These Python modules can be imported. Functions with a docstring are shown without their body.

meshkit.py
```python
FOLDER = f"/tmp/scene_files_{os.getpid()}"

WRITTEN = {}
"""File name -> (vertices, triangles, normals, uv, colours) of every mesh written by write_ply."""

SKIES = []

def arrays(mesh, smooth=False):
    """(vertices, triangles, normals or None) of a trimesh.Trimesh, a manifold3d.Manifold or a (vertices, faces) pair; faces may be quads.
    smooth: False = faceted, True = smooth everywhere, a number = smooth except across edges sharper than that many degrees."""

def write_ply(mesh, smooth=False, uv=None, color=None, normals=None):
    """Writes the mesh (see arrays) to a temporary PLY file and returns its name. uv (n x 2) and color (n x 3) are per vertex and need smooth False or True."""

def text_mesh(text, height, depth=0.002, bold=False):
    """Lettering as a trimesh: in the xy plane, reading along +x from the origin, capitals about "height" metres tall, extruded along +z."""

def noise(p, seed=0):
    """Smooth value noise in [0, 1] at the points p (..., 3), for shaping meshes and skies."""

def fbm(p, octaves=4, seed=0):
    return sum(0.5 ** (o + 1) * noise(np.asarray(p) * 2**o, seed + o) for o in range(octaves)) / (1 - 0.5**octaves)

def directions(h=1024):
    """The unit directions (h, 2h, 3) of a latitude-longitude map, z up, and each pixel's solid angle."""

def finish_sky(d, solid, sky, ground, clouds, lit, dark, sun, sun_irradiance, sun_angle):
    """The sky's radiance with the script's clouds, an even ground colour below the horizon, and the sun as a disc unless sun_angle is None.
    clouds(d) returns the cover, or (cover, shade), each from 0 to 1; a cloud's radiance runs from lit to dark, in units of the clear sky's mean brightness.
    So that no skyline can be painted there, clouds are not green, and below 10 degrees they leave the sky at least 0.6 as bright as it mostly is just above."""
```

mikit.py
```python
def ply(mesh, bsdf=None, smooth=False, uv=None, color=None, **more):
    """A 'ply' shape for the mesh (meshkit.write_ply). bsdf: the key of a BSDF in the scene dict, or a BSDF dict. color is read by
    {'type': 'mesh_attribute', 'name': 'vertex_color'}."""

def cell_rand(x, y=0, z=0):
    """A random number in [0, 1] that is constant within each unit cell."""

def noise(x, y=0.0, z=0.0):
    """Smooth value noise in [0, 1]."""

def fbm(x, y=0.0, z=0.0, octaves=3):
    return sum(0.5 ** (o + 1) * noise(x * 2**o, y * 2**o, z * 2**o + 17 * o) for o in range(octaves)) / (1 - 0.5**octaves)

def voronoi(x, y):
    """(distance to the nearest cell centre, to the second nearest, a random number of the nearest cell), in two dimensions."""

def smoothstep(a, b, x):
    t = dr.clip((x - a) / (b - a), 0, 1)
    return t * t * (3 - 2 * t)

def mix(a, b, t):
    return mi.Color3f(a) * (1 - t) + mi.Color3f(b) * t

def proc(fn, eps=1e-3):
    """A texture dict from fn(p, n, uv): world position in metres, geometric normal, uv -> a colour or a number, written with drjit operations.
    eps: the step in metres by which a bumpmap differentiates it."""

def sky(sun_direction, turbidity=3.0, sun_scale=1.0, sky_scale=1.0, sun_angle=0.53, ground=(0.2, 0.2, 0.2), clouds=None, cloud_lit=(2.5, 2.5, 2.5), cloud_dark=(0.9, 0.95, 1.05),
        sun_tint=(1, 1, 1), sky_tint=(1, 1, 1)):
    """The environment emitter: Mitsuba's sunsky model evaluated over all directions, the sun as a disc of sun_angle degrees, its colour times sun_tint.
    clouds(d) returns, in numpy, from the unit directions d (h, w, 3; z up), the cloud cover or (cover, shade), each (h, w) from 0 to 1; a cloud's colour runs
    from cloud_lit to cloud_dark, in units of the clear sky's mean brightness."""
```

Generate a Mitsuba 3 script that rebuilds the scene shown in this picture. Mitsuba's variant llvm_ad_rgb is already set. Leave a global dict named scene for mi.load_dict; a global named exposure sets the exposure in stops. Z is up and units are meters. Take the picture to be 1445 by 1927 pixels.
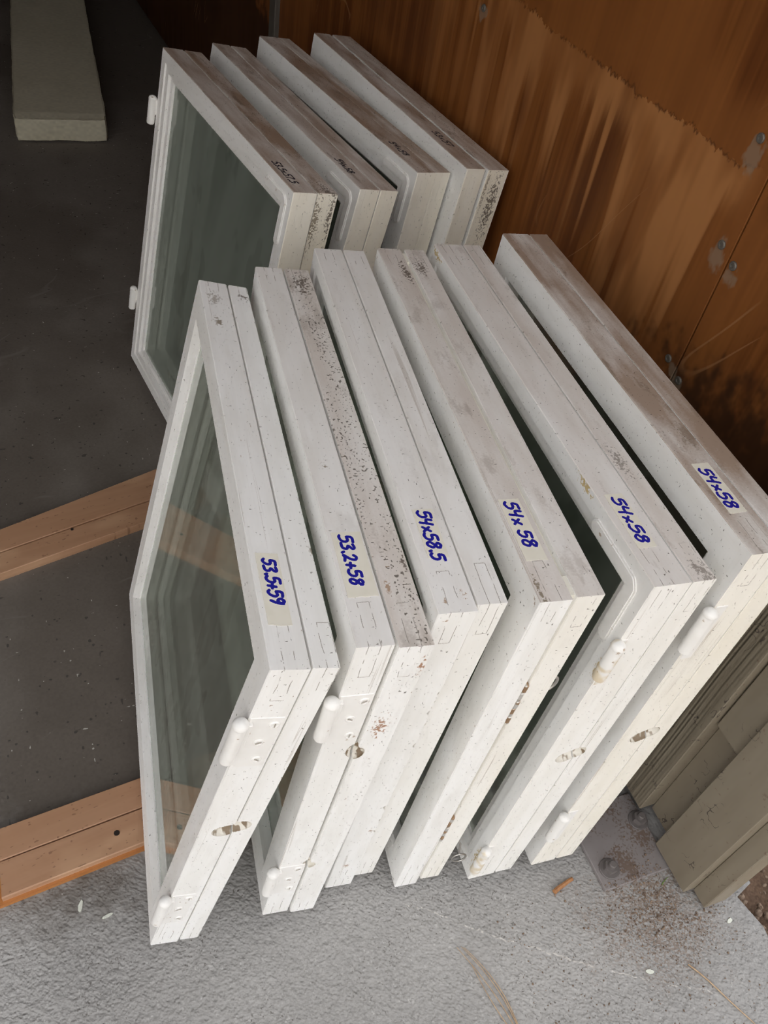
import math, random
import numpy as np, trimesh, mitsuba as mi, drjit as dr, mikit, meshkit
from mikit import proc, noise, fbm, cell_rand, smoothstep, mix
from shapely.geometry import Polygon, LineString, Point
from shapely.ops import unary_union
import manifold3d as m3

scene, labels = {}, {}
T = mi.ScalarTransform4f
rng = np.random.default_rng(7)

# ------------------------------------------------------------------ camera
F_PIX, CAM_Z = 1589.37, 1.12552
yaw, pit, roll = 0.50055, 0.79636, 0.20491
fw = np.array([math.sin(yaw) * math.cos(pit), math.cos(yaw) * math.cos(pit), -math.sin(pit)])
rt = np.array([math.cos(yaw), -math.sin(yaw), 0.0])
up = np.cross(rt, fw)
up = math.cos(roll) * up - math.sin(roll) * rt
eye = np.array([0, 0, CAM_Z])
scene['camera'] = {'type': 'perspective', 'fov': 2 * math.degrees(math.atan(722.5 / F_PIX)), 'fov_axis': 'x', 'near_clip': 0.02, 'far_clip': 200.0,
                   'to_world': T().look_at(origin=eye.tolist(), target=(eye + fw).tolist(), up=up.tolist())}

# ------------------------------------------------------------------ sky and exposure
SUN = (-0.55, -0.62, 0.56)
SKY_ON, SUN_ON, BLUE = 1.0, 0.0, 0.30
GLOW = np.array([-0.22, -0.36, 0.90])
def overcast(d):
    """An even overcast, brightest round the veiled sun at the front left, darker and heavier away from it."""
    c = (d @ (GLOW / np.linalg.norm(GLOW)))
    f = meshkit.fbm(d * 3.0 + 5, 3, 4)
    shade = np.clip(0.90 - 1.20 * c + 0.35 * (f - 0.5), 0, 1)
    return np.clip(0.98 - BLUE * np.clip(d[..., 2], 0, 1) ** 2, 0, 1), shade
scene['sky'] = mikit.sky(SUN, turbidity=5.0, sun_scale=SUN_ON, sky_scale=SKY_ON, ground=(0.3, 0.27, 0.22), clouds=overcast, cloud_lit=(2.28, 2.24, 2.22), cloud_dark=(0.35, 0.35, 0.37))
exposure = 2.95
ROOF_Y, CEIL, LEFT_X = 0.40, 1.75, -1.7

# ------------------------------------------------------------------ helpers
def number(key):
    if not any(k == key or k.startswith(key + '__') for k in scene):
        return key
    n = 1
    while any(k == f'{key}_{n:03d}' or k.startswith(f'{key}_{n:03d}__') for k in scene):
        n += 1
    return f'{key}_{n:03d}'

def put(key, mesh, bsdf, smooth=False, uv=None):
    key = number(key)
    scene[key] = mikit.ply(mesh, bsdf, smooth, uv)
    return key

def tag(key, label=None, cat=None, group=None, kind=None):
    d = labels.setdefault(key, {})
    for k, v in (('label', label), ('category', cat), ('group', group), ('kind', kind)):
        if v: d[k] = v
    return key

def box(lo, hi, ch=0.0):
    """A box with chamfered edges."""
    lo, hi = np.array(lo, float), np.array(hi, float)
    if ch <= 0:
        b = trimesh.creation.box(extents=hi - lo); b.apply_translation((lo + hi) / 2); return b
    pts = []
    for c in np.ndindex(2, 2, 2):
        p = np.where(np.array(c) == 0, lo, hi); s = np.where(np.array(c) == 0, 1, -1)
        for k in range(3):
            q = p + s * ch; q[k] = p[k]; pts.append(q)
    return trimesh.Trimesh(*hull(pts), process=False)

def hull(pts):
    h = trimesh.convex.convex_hull(np.array(pts))
    return h.vertices, h.faces

def place(mesh, M):
    m = mesh.copy() if hasattr(mesh, 'copy') else mesh
    m.apply_transform(M); return m

def mat4(x, y, z, o):
    M = np.eye(4); M[:3, 0], M[:3, 1], M[:3, 2], M[:3, 3] = x, y, z, o
    return M

def capsule(p0, p1, r, n=14, flat=0.6):
    """Turned pin with rounded ends between two points."""
    p0, p1 = np.array(p0, float), np.array(p1, float)
    L = np.linalg.norm(p1 - p0)
    prof = [[0, 0]] + [[r * math.sin(a), r * flat * (1 - math.cos(a))] for a in np.linspace(0.3, math.pi / 2, 5)] \
         + [[r * math.sin(a), L - r * flat * (1 - math.cos(a))] for a in np.linspace(math.pi / 2, 0.3, 5)] + [[0, L]]
    m = trimesh.creation.revolve(np.array(prof), sections=n)
    z = (p1 - p0) / L
    x = np.cross([0.31, 0.52, 0.8], z); x /= np.linalg.norm(x)
    return place(m, mat4(x, np.cross(z, x), z, p0))

def tube(pts, r, n=8):
    pts = np.array(pts, float)
    radii = np.broadcast_to(np.asarray(r, float), (len(pts),))
    t = np.gradient(pts, axis=0); t /= np.linalg.norm(t, axis=1, keepdims=True)
    ref = np.array([0.12, 0.33, 0.94]); V, Fc = [], []
    for i, p in enumerate(pts):
        a = np.cross(ref, t[i]); a /= np.linalg.norm(a); b = np.cross(t[i], a)
        for k in range(n):
            g = 2 * math.pi * k / n
            V.append(p + radii[i] * (math.cos(g) * a + math.sin(g) * b))
    for i in range(len(pts) - 1):
        for k in range(n):
            q = [i * n + k, i * n + (k + 1) % n, (i + 1) * n + (k + 1) % n, (i + 1) * n + k]
            Fc += [[q[0], q[1], q[2]], [q[0], q[2], q[3]]]
    c0, c1 = len(V), len(V) + 1
    V += [pts[0], pts[-1]]
    for k in range(n):
        Fc += [[c0, (k + 1) % n, k], [c1, (len(pts) - 1) * n + k, (len(pts) - 1) * n + (k + 1) % n]]
    return trimesh.Trimesh(np.array(V), np.array(Fc), process=False)

def extrude(poly, h):
    parts = [trimesh.creation.extrude_polygon(g, h, engine='earcut') for g in getattr(poly, 'geoms', [poly])]
    return trimesh.util.concatenate(parts)

# ------------------------------------------------------------------ materials
def two(b): return {'type': 'twosided', 'bsdf': b}
def pr(color, rough=0.5, **kw):
    c = color if isinstance(color, dict) else {'type': 'rgb', 'value': list(color)}
    return {'type': 'principled', 'base_color': c, 'roughness': rough, 'specular': 0.4, **kw}
def bumped(b, fn, scale=1.0, eps=5e-4):
    return {'type': 'bumpmap', 'arbitrary': proc(fn, eps), 'scale': scale, 'bsdf': b}

# marks on single sashes: (sash number, face, along, across, half length, half width, strength, colour)
RUST, MOULD, BARE, SOOT, YELLOW = (0.30, 0.13, 0.05), (0.20, 0.16, 0.11), (0.34, 0.22, 0.14), (0.10, 0.075, 0.055), (0.50, 0.36, 0.12)
MARKS = [
    (1, 0, .120, .025, .014, .008, 1.0, MOULD), (0, 0, .445, .014, .012, .006, .9, MOULD), (0, 0, .490, .014, .016, .010, .6, MOULD), (1, 0, .500, .014, .010, .008, .8, SOOT),
    (3, 1, .122, .012, .022, .009, 1.15, RUST), (3, 1, .030, .026, .016, .004, .9, RUST), (3, 0, .085, .026, .012, .003, 1.0, SOOT), (3, 0, .060, .006, .007, .004, .9, BARE),
    (3, 0, .505, .016, .03, .014, .9, SOOT), (2, 0, .200, .016, .006, .005, .9, MOULD),
    (4, 0, .012, .009, .006, .002, 1.0, BARE), (4, 0, .018, .026, .006, .003, 1.0, BARE), (4, 1, .010, .010, .003, .004, .9, BARE), (4, 1, .420, .028, .008, .004, .7, BARE),
    (4, 1, .520, .016, .008, .004, .8, BARE),
    (6, 0, .010, .004, .022, .004, 1.0, MOULD), (6, 0, .490, .022, .030, .008, 1.0, SOOT), (7, 0, .500, .010, .024, .010, .8, SOOT),
    (8, 2, .125, .004, .020, .006, 1.0, YELLOW), (8, 2, .545, .006, .030, .008, 1.2, YELLOW), (8, 1, .560, .002, .020, .004, .9, YELLOW), (9, 0, .150, .008, .03, .008, .6, SOOT),
    (9, 0, .010, .014, .020, .010, .6, SOOT), (13, 1, .04, .004, .05, .010, 1.2, MOULD), (13, 1, .03, .025, .05, .006, 1.0, SOOT), (13, 0, .01, .018, .03, .012, .8, SOOT),
    (19, 1, .06, .022, .07, .012, 1.0, SOOT), (19, 1, .03, .004, .05, .004, .7, MOULD),
]
# grime plus painted light falloff per upper edge, and cream tint per front edge
DUST_AND_SHADE = {0: .04, 1: .02, 2: .18, 3: .46, 4: .16, 5: .18, 6: .50, 7: .38, 8: .34, 9: .46, 10: .92, 11: .95, 12: .88, 13: 1.0, 14: .85, 15: .88, 16: 1.0, 17: 1.0, 18: .95, 19: 1.0}
CREAM = {5: .10, 7: .35, 8: .15, 9: .15, 10: .45, 11: .55, 12: .75, 13: .95, 14: .70, 15: .75, 16: .70, 17: .75, 18: .80, 19: .95}
def per_sash(sid, table):
    g = mi.Float(0)
    for k, v in table.items():
        g = dr.select(dr.abs(sid - k) < 0.1, v, g)
    return g

def decode(uv):
    sid = dr.floor(uv.x)
    al = uv.x - sid
    face = dr.floor(uv.y)
    ac = uv.y - face - 0.2
    return sid, al, face, ac

def paint_color(p, n, uv):
    sid, al, face, ac = decode(uv)
    s7 = sid * 7.3 + face * 3.1
    is_top, is_front = face < 0.5, dr.abs(face - 1) < 0.1
    base = mix((0.83, 0.825, 0.805), (0.785, 0.775, 0.745), smoothstep(0.35, 0.7, fbm(al * 14 + s7, ac * 60, s7)))
    base = base * (0.98 + 0.03 * noise(al * 30 + s7, ac * 900, s7))
    cream = dr.select(is_front, per_sash(sid, CREAM), 0)
    base = mix(base, (0.80, 0.725, 0.56), cream * (0.75 + 0.5 * (fbm(al * 8 + s7, ac * 30, 1.0) - 0.5)))
    # blotchy dust and grime, with the dimmer light painted into the upper edge
    g = per_sash(sid, DUST_AND_SHADE)
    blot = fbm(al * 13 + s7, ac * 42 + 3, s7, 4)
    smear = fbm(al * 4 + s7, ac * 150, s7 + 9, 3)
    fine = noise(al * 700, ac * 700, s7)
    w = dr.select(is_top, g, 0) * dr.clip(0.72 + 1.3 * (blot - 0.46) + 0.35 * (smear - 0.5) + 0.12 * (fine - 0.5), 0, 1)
    base = mix(base, dr.select(sid > 9.5, mi.Color3f(0.315, 0.225, 0.165), mi.Color3f(0.385, 0.285, 0.215)), dr.clip(w, 0, 1))  # darker tone paints in the weaker light on the inner tops
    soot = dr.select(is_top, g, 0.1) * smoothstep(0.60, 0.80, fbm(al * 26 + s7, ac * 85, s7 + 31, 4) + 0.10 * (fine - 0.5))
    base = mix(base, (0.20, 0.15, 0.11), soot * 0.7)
    # black specks of mould, thickest in clouds
    sp = noise(al * 620 + s7, ac * 620, 5.0)
    cloud = smoothstep(0.46, 0.66, fbm(al * 8 + s7 + 4, ac * 40, 2.0))
    amt = dr.select(dr.abs(sid - 3) < 0.1, 0.17, dr.select(sid > 12.5, 0.06, -0.02)) * dr.select(is_top, 1.0, 0.25)
    base = mix(base, (0.07, 0.055, 0.04), smoothstep(0.92 - amt * cloud, 0.96 - amt * cloud, sp) * 0.8)
    # the cracked outlines of the corner joints
    wob = 0.0012 * (noise(al * 90, s7) - 0.5)
    r1 = 0.0085 + 0.003 * cell_rand(sid, 1.0)
    r2 = r1 + 0.010 - wob
    r1 = r1 + wob
    on = dr.select(is_top | is_front, 1.0, 0.0) * dr.select(sid < 11.5, 1.0, 0.25)
    near = dr.select(al < 0.043, 1.0, 0.0) + dr.select(is_front & (al > 0.535), 1.0, 0.0) + dr.select(is_top & (al > 0.505), 1.0, 0.0)
    gapy = smoothstep(0.38, 0.56, noise(al * 160 + s7, ac * 30, 1.0))
    l1 = smoothstep(0.0005, 0.00015, dr.abs(ac - r1)) + smoothstep(0.0005, 0.00015, dr.abs(ac - r2))
    ends = smoothstep(0.0005, 0.00015, dr.abs(al - 0.043)) * dr.select((ac > r1) & (ac < r2), 1.0, 0.0)
    base = mix(base, (0.26, 0.23, 0.20), dr.clip((l1 * near + ends) * on * gapy, 0, 1) * 0.8)
    # long drying cracks with the grain, and chips down to the wood
    lc = smoothstep(0.03, 0.008, dr.abs(fbm(al * 2.2 + s7, ac * 210, s7 + 2) - 0.5)) * smoothstep(0.66, 0.74, fbm(al * 6 + s7, ac * 70, s7 + 5))
    base = mix(base, (0.38, 0.33, 0.28), lc * 0.5 * on)
    chip = smoothstep(0.895, 0.92, fbm(al * 260 + s7, ac * 320, s7, 2))
    base = mix(base, (0.34, 0.25, 0.18), chip * 0.8)
    hold = mix((0.70, 0.67, 0.60), (0.22, 0.165, 0.11), smoothstep(0.45, 0.62, fbm(al * 190 + s7, ac * 190, 6.0, 3)))
    hold = mix(hold, (0.72, 0.70, 0.65), dr.select(dr.abs(sid - 4.5) < 0.6, 0.5, 0))
    base = dr.select(dr.abs(face - 8) < 0.1, hold, base)
    for (k, f, a0, c0, ha, hc, stg, col) in MARKS:
        d = dr.sqrt(dr.square((al - a0) / ha) + dr.square((ac - c0) / hc))
        nn = fbm(al * 520, ac * 520, 3.0 + k, 3)
        w = smoothstep(0.20, 0.55, (1.0 - d) * 0.60 + (nn - 0.5) * 1.3) * stg
        w = dr.select((dr.abs(sid - k) < 0.1) & (dr.abs(face - f) < 0.1) & (d < 1.5), w, 0)
        base = mix(base, col, dr.clip(w, 0, 0.85))
    return base

def paint_bump(p, n, uv):
    sid, al, face, ac = decode(uv)
    s7 = sid * 7.3 + face * 3.1
    h = 0.00010 * noise(al * 40 + s7, ac * 1100, s7) + 0.00028 * fbm(al * 60 + s7, ac * 160, s7) + 0.00007 * noise(al * 700, ac * 700, s7)
    ridged = dr.select((dr.abs(sid - 3) < 0.1) | ((dr.abs(sid - 9) < 0.1) & (ac > 0.012)), 1.0, 0.0) * dr.select(dr.abs(face - 1) < 0.1, 1.0, 0.0)
    h = h + ridged * 0.0006 * noise(al * 6, ac * 420, 3.3)
    h = h - 0.0005 * smoothstep(0.895, 0.92, fbm(al * 260 + s7, ac * 320, s7, 2))
    return h

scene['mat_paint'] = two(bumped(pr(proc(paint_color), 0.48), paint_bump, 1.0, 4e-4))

def plain_paint(p, n, uv):
    c = mix((0.82, 0.81, 0.785), (0.77, 0.755, 0.72), fbm(p.x * 60, p.y * 60, p.z * 60))
    return mix(c, (0.35, 0.25, 0.16), smoothstep(0.74, 0.80, fbm(p.x * 170 + 7, p.y * 170, p.z * 170)) * 0.7)
def lumpy(p, n, uv):
    return 0.0004 * fbm(p.x * 180, p.y * 180, p.z * 180) + 0.0001 * noise(p.x * 700, p.y * 700, p.z * 700)
scene['mat_hinge'] = two(bumped(pr(proc(plain_paint), 0.38), lumpy, 1.0, 4e-4))
def hinge_stained(p, n, uv):
    return mix(plain_paint(p, n, uv), (0.52, 0.37, 0.13), smoothstep(0.42, 0.66, fbm(p.x * 70, p.y * 70, p.z * 70 + 3)) * 0.55)
scene['mat_hinge_stained'] = two(bumped(pr(proc(hinge_stained), 0.38), lumpy, 1.0, 4e-4))
scene['mat_putty'] = two(bumped(pr((0.63, 0.64, 0.57), 0.5), lumpy, 1.0, 4e-4))

def smudge(p, n, uv):
    a = fbm(p.y * 7 + uv.x * 2, p.z * 5 + p.y * 9, p.x * 7, 4)
    b = fbm(p.y * 26, p.z * 11, p.x * 30 + 8, 3)
    far = dr.select(uv.x > 5.99, 0.20, 0.0)
    return dr.clip(0.13 + far + 0.16 * smoothstep(0.35, 0.70, a) - 0.10 * smoothstep(0.60, 0.66, b), 0.05, 0.5)
scene['mat_glass'] = {'type': 'blendbsdf', 'weight': proc(smudge), 'bsdf_0': {'type': 'thindielectric', 'int_ior': 1.5, 'specular_transmittance': {'type': 'rgb', 'value': [0.86, 0.90, 0.85]}},
                      'bsdf_1': two({'type': 'diffuse', 'reflectance': {'type': 'rgb', 'value': [0.26, 0.295, 0.26]}})}

def tape_color(p, n, uv):
    return mix((0.77, 0.74, 0.65), (0.69, 0.655, 0.55), fbm(p.x * 90, p.y * 90, p.z * 90))
scene['mat_tape'] = two(pr(proc(tape_color), 0.45))
scene['mat_ink_blue'] = two(pr((0.012, 0.012, 0.26), 0.45))
scene['mat_ink_black'] = two(pr((0.012, 0.010, 0.02), 0.55))
scene['mat_recess'] = two(bumped(pr(proc(lambda p, n, uv: mix((0.62, 0.58, 0.50), (0.26, 0.20, 0.14), smoothstep(0.42, 0.66, fbm(p.x * 150, p.y * 150, p.z * 260))) ), 0.6), lumpy))
scene['mat_metal'] = two(pr((0.55, 0.53, 0.50), 0.32, metallic=0.9))
scene['mat_brass'] = two(pr(proc(lambda p, n, uv: mix((0.34, 0.22, 0.13), (0.62, 0.60, 0.56), smoothstep(0.45, 0.55, noise(p.x * 60, p.y * 60, p.z * 130)))), 0.4, metallic=0.5))
scene['mat_slot'] = two(pr((0.36, 0.33, 0.29), 0.6))
scene['mat_strip'] = two(pr((0.74, 0.715, 0.63), 0.55))
scene['mat_screw'] = two(pr((0.16, 0.145, 0.125), 0.5, metallic=0.4))

# concrete
CR = [(.312, .298), (.335, .286), (.358, .268), (.391, .241), (.456, .198), (.507, .162), (.566, .127), (.657, .078)]
def concrete_color(p, n, uv):
    x, y = p.x, p.y
    big = fbm(x * 3.1, y * 3.1, 0.5, 4)
    c = mix((0.385, 0.375, 0.362), (0.315, 0.306, 0.295), smoothstep(0.35, 0.65, big))
    fine = fbm(x * 300, y * 300, 2.0, 3)
    c = c * (0.86 + 0.28 * fine)
    pit = smoothstep(0.74, 0.84, fbm(x * 420, y * 420, 7.0, 2)) * smoothstep(0.40, 0.62, fbm(x * 18, y * 18, 5.0))
    c = mix(c, (0.11, 0.10, 0.09), pit * 0.75)
    pale = smoothstep(0.80, 0.86, fbm(x * 230 + 31, y * 230, 9.0, 2))
    c = mix(c, (0.55, 0.54, 0.52), pale * 0.35)
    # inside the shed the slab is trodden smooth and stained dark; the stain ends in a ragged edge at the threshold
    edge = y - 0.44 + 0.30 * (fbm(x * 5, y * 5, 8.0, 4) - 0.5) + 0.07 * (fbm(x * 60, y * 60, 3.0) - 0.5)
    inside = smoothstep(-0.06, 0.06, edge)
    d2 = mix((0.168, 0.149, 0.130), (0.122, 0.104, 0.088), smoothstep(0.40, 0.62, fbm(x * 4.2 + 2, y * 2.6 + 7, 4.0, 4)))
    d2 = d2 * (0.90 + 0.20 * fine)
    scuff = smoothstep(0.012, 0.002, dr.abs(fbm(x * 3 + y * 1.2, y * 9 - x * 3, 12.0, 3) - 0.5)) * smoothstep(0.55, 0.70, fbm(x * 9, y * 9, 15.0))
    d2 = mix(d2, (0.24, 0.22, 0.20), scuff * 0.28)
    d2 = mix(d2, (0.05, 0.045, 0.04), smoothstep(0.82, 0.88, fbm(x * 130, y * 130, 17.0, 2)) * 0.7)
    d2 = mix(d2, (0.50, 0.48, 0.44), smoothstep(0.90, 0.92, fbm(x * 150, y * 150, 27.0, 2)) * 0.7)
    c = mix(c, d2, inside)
    # chalky scratch
    d = mi.Float(1)
    wx = x + 0.006 * (fbm(x * 90, y * 90, 1.0) - 0.5)
    wy = y + 0.006 * (fbm(x * 90, y * 90, 6.0) - 0.5)
    for a, b in zip(CR[:-1], CR[1:]):
        ax, ay, bx, by = *a, *b
        l2 = (bx - ax) ** 2 + (by - ay) ** 2
        t = dr.clip(((wx - ax) * (bx - ax) + (wy - ay) * (by - ay)) / l2, 0, 1)
        d = dr.minimum(d, dr.sqrt(dr.square(wx - ax - t * (bx - ax)) + dr.square(wy - ay - t * (by - ay))))
    scr = smoothstep(0.0018, 0.0002, d) * smoothstep(0.42, 0.62, fbm(x * 60, y * 60, 11.0) * 0.6 + 0.4 * noise(x * 500, y * 500, 1.0))
    c = mix(c, (0.60, 0.57, 0.53), scr * 0.7)
    # soil and crumbs that washed in round the foot of the post
    dd = dr.sqrt(dr.square((x - 0.635) / 0.125) + dr.square((y - 0.185) / 0.10))
    soil = smoothstep(0.0, 0.9, 1.15 - dd + 1.0 * (fbm(x * 45, y * 45, 13.0, 4) - 0.5)) * smoothstep(0.46, 0.66, fbm(x * 520, y * 520, 5.0, 2) + 0.12 * (1.0 - dd))
    c = mix(c, (0.20, 0.135, 0.095), soil * 0.60)
    return c
def concrete_bump(p, n, uv):
    x, y = p.x, p.y
    rough = smoothstep(0.62, 0.38, y + 0.2 * (fbm(x * 6, y * 6, 8.0) - 0.5))
    h = 0.0022 * fbm(x * 430, y * 430, 0.3, 2) + 0.0026 * fbm(x * 190, y * 190, 4.4, 2) + 0.0014 * fbm(x * 60, y * 60, 2.4, 2)
    return h * (0.12 + 0.88 * rough) + 0.003 * fbm(x * 18, y * 18, 9.0, 2)
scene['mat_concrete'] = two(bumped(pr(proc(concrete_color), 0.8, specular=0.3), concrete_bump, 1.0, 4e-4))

# plywood wall
def ply_color(p, n, uv):
    y, z = p.y, p.z
    g = fbm(y * 55, z * 2.2, 1.0, 4)
    g2 = fbm(y * 260, z * 7, 3.0, 2)
    c = mix((0.215, 0.074, 0.019), (0.140, 0.043, 0.011), smoothstep(0.30, 0.70, g))
    c = c * (0.82 + 0.36 * g2)
    bl = fbm(y * 4.5 + 1.7, z * 4.5, 6.0, 4)
    c = mix(c, (0.27, 0.098, 0.027), smoothstep(0.46, 0.68, bl) * 0.55)
    c = mix(c, (0.085, 0.031, 0.013), smoothstep(0.56, 0.78, fbm(y * 5.5, z * 3.0 + 9, 2.0, 4)) * 0.40)
    # old tide mark: bleached below a ragged line, running down in streaks
    edge = 0.787 + 0.014 * (fbm(y * 30, z * 8, 2.0, 4) - 0.5) + 0.008 * (noise(y * 420, z * 40, 1.0) - 0.5) + 0.10 * smoothstep(1.05, 1.6, y)
    below = edge - z
    streak = fbm(y * 42, z * 1.3, 5.0, 3)
    reach = 0.06 + 0.42 * smoothstep(0.38, 0.72, streak)
    span = smoothstep(1.60, 1.02, y + 0.2 * (fbm(y * 6, z * 6, 1.0) - 0.5)) * smoothstep(0.655, 0.70, y)
    bleach = dr.select(below > 0, 1.0, 0.0) * smoothstep(1.0, 0.25, below / reach) * span
    c = mix(c, (0.44, 0.195, 0.070), bleach * (0.26 + 0.52 * smoothstep(0.35, 0.65, fbm(y * 30, z * 6, 8.0))))
    stain_gloom = smoothstep(-0.03, 0.05, 0.575 - z + 0.22 * (fbm(y * 9, z * 9, 21.0, 4) - 0.5) + 0.10 * (fbm(y * 70, z * 50, 22.0) - 0.5) - 0.25 * smoothstep(0.60, 0.95, y) + 0.55 * smoothstep(2.1, 2.6, y))  # low mottled stain, plus the gloom of the far end painted in
    c = mix(c, (0.036, 0.016, 0.009), stain_gloom * 0.85)
    line = smoothstep(0.004, 0.0005, dr.abs(below)) * smoothstep(0.46, 0.66, fbm(y * 150, z * 150, 4.0)) * span
    c = mix(c, (0.070, 0.027, 0.012), line * 0.6)
    # dribbles of filler under the fixings
    for (sy, sz, sl) in ((0.672, 0.703, 0.05), (0.642, 0.690, 0.035), (0.685, 0.818, 0.055), (0.66, 0.545, 0.03), (1.264, 0.759, 0.03), (0.645, 0.535, 0.03)):
        d = dr.sqrt(dr.square((y - sy) / 0.017) + dr.square((z - sz + 0.3 * sl) / (0.55 * sl)))
        w = smoothstep(0.25, 0.6, 1.0 - d + 1.1 * (fbm(y * 120, z * 70, 3.0, 3) - 0.5))
        c = mix(c, (0.27, 0.20, 0.14), w * 0.6)
    scratch = smoothstep(0.012, 0.003, dr.abs(fbm(y * 14 + z * 9, z * 3 - y * 2, 12.0, 2) - 0.52)) * smoothstep(0.62, 0.75, fbm(y * 8, z * 8, 15.0))
    c = mix(c, (0.40, 0.20, 0.09), scratch * 0.45)
    return c
def ply_bump(p, n, uv):
    return 0.0005 * fbm(p.y * 120, p.z * 4, 1.0, 3) + 0.0003 * fbm(p.y * 40, p.z * 40, 2.0)
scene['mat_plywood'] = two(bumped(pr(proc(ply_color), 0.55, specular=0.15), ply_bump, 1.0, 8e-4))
scene['mat_shed'] = two(pr(proc(lambda p, n, uv: mix((0.15, 0.068, 0.030), (0.10, 0.044, 0.020), fbm(p.x * 3, p.y * 3 , p.z * 40))), 0.7))

def batten_color(p, n, uv):
    a = p.x * 0.98 + p.y * 0.16
    b = p.y * 0.98 - p.x * 0.16
    c = mix((0.47, 0.275, 0.17), (0.375, 0.20, 0.11), fbm(a * 5, b * 130, p.z * 130, 4))
    c = mix(c, (0.57, 0.36, 0.22), smoothstep(0.48, 0.70, fbm(a * 9, b * 22, 4.0)) * 0.5)
    return mix(c, (0.16, 0.075, 0.04), smoothstep(0.80, 0.86, fbm(a * 150, b * 320, 2.0, 2)) * 0.5)
scene['mat_batten'] = two(bumped(pr(proc(batten_color), 0.5), lambda p, n, uv: 0.0002 * fbm(p.x * 30 , p.y * 300, p.z * 300), 1.0))
scene['mat_batten_edge'] = two(pr(proc(lambda p, n, uv: mix((0.47, 0.19, 0.055), (0.38, 0.15, 0.05), fbm(p.x * 12, p.y * 60, p.z * 200))), 0.5))
scene['mat_hole'] = two(pr((0.02, 0.014, 0.010), 0.9))

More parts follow.
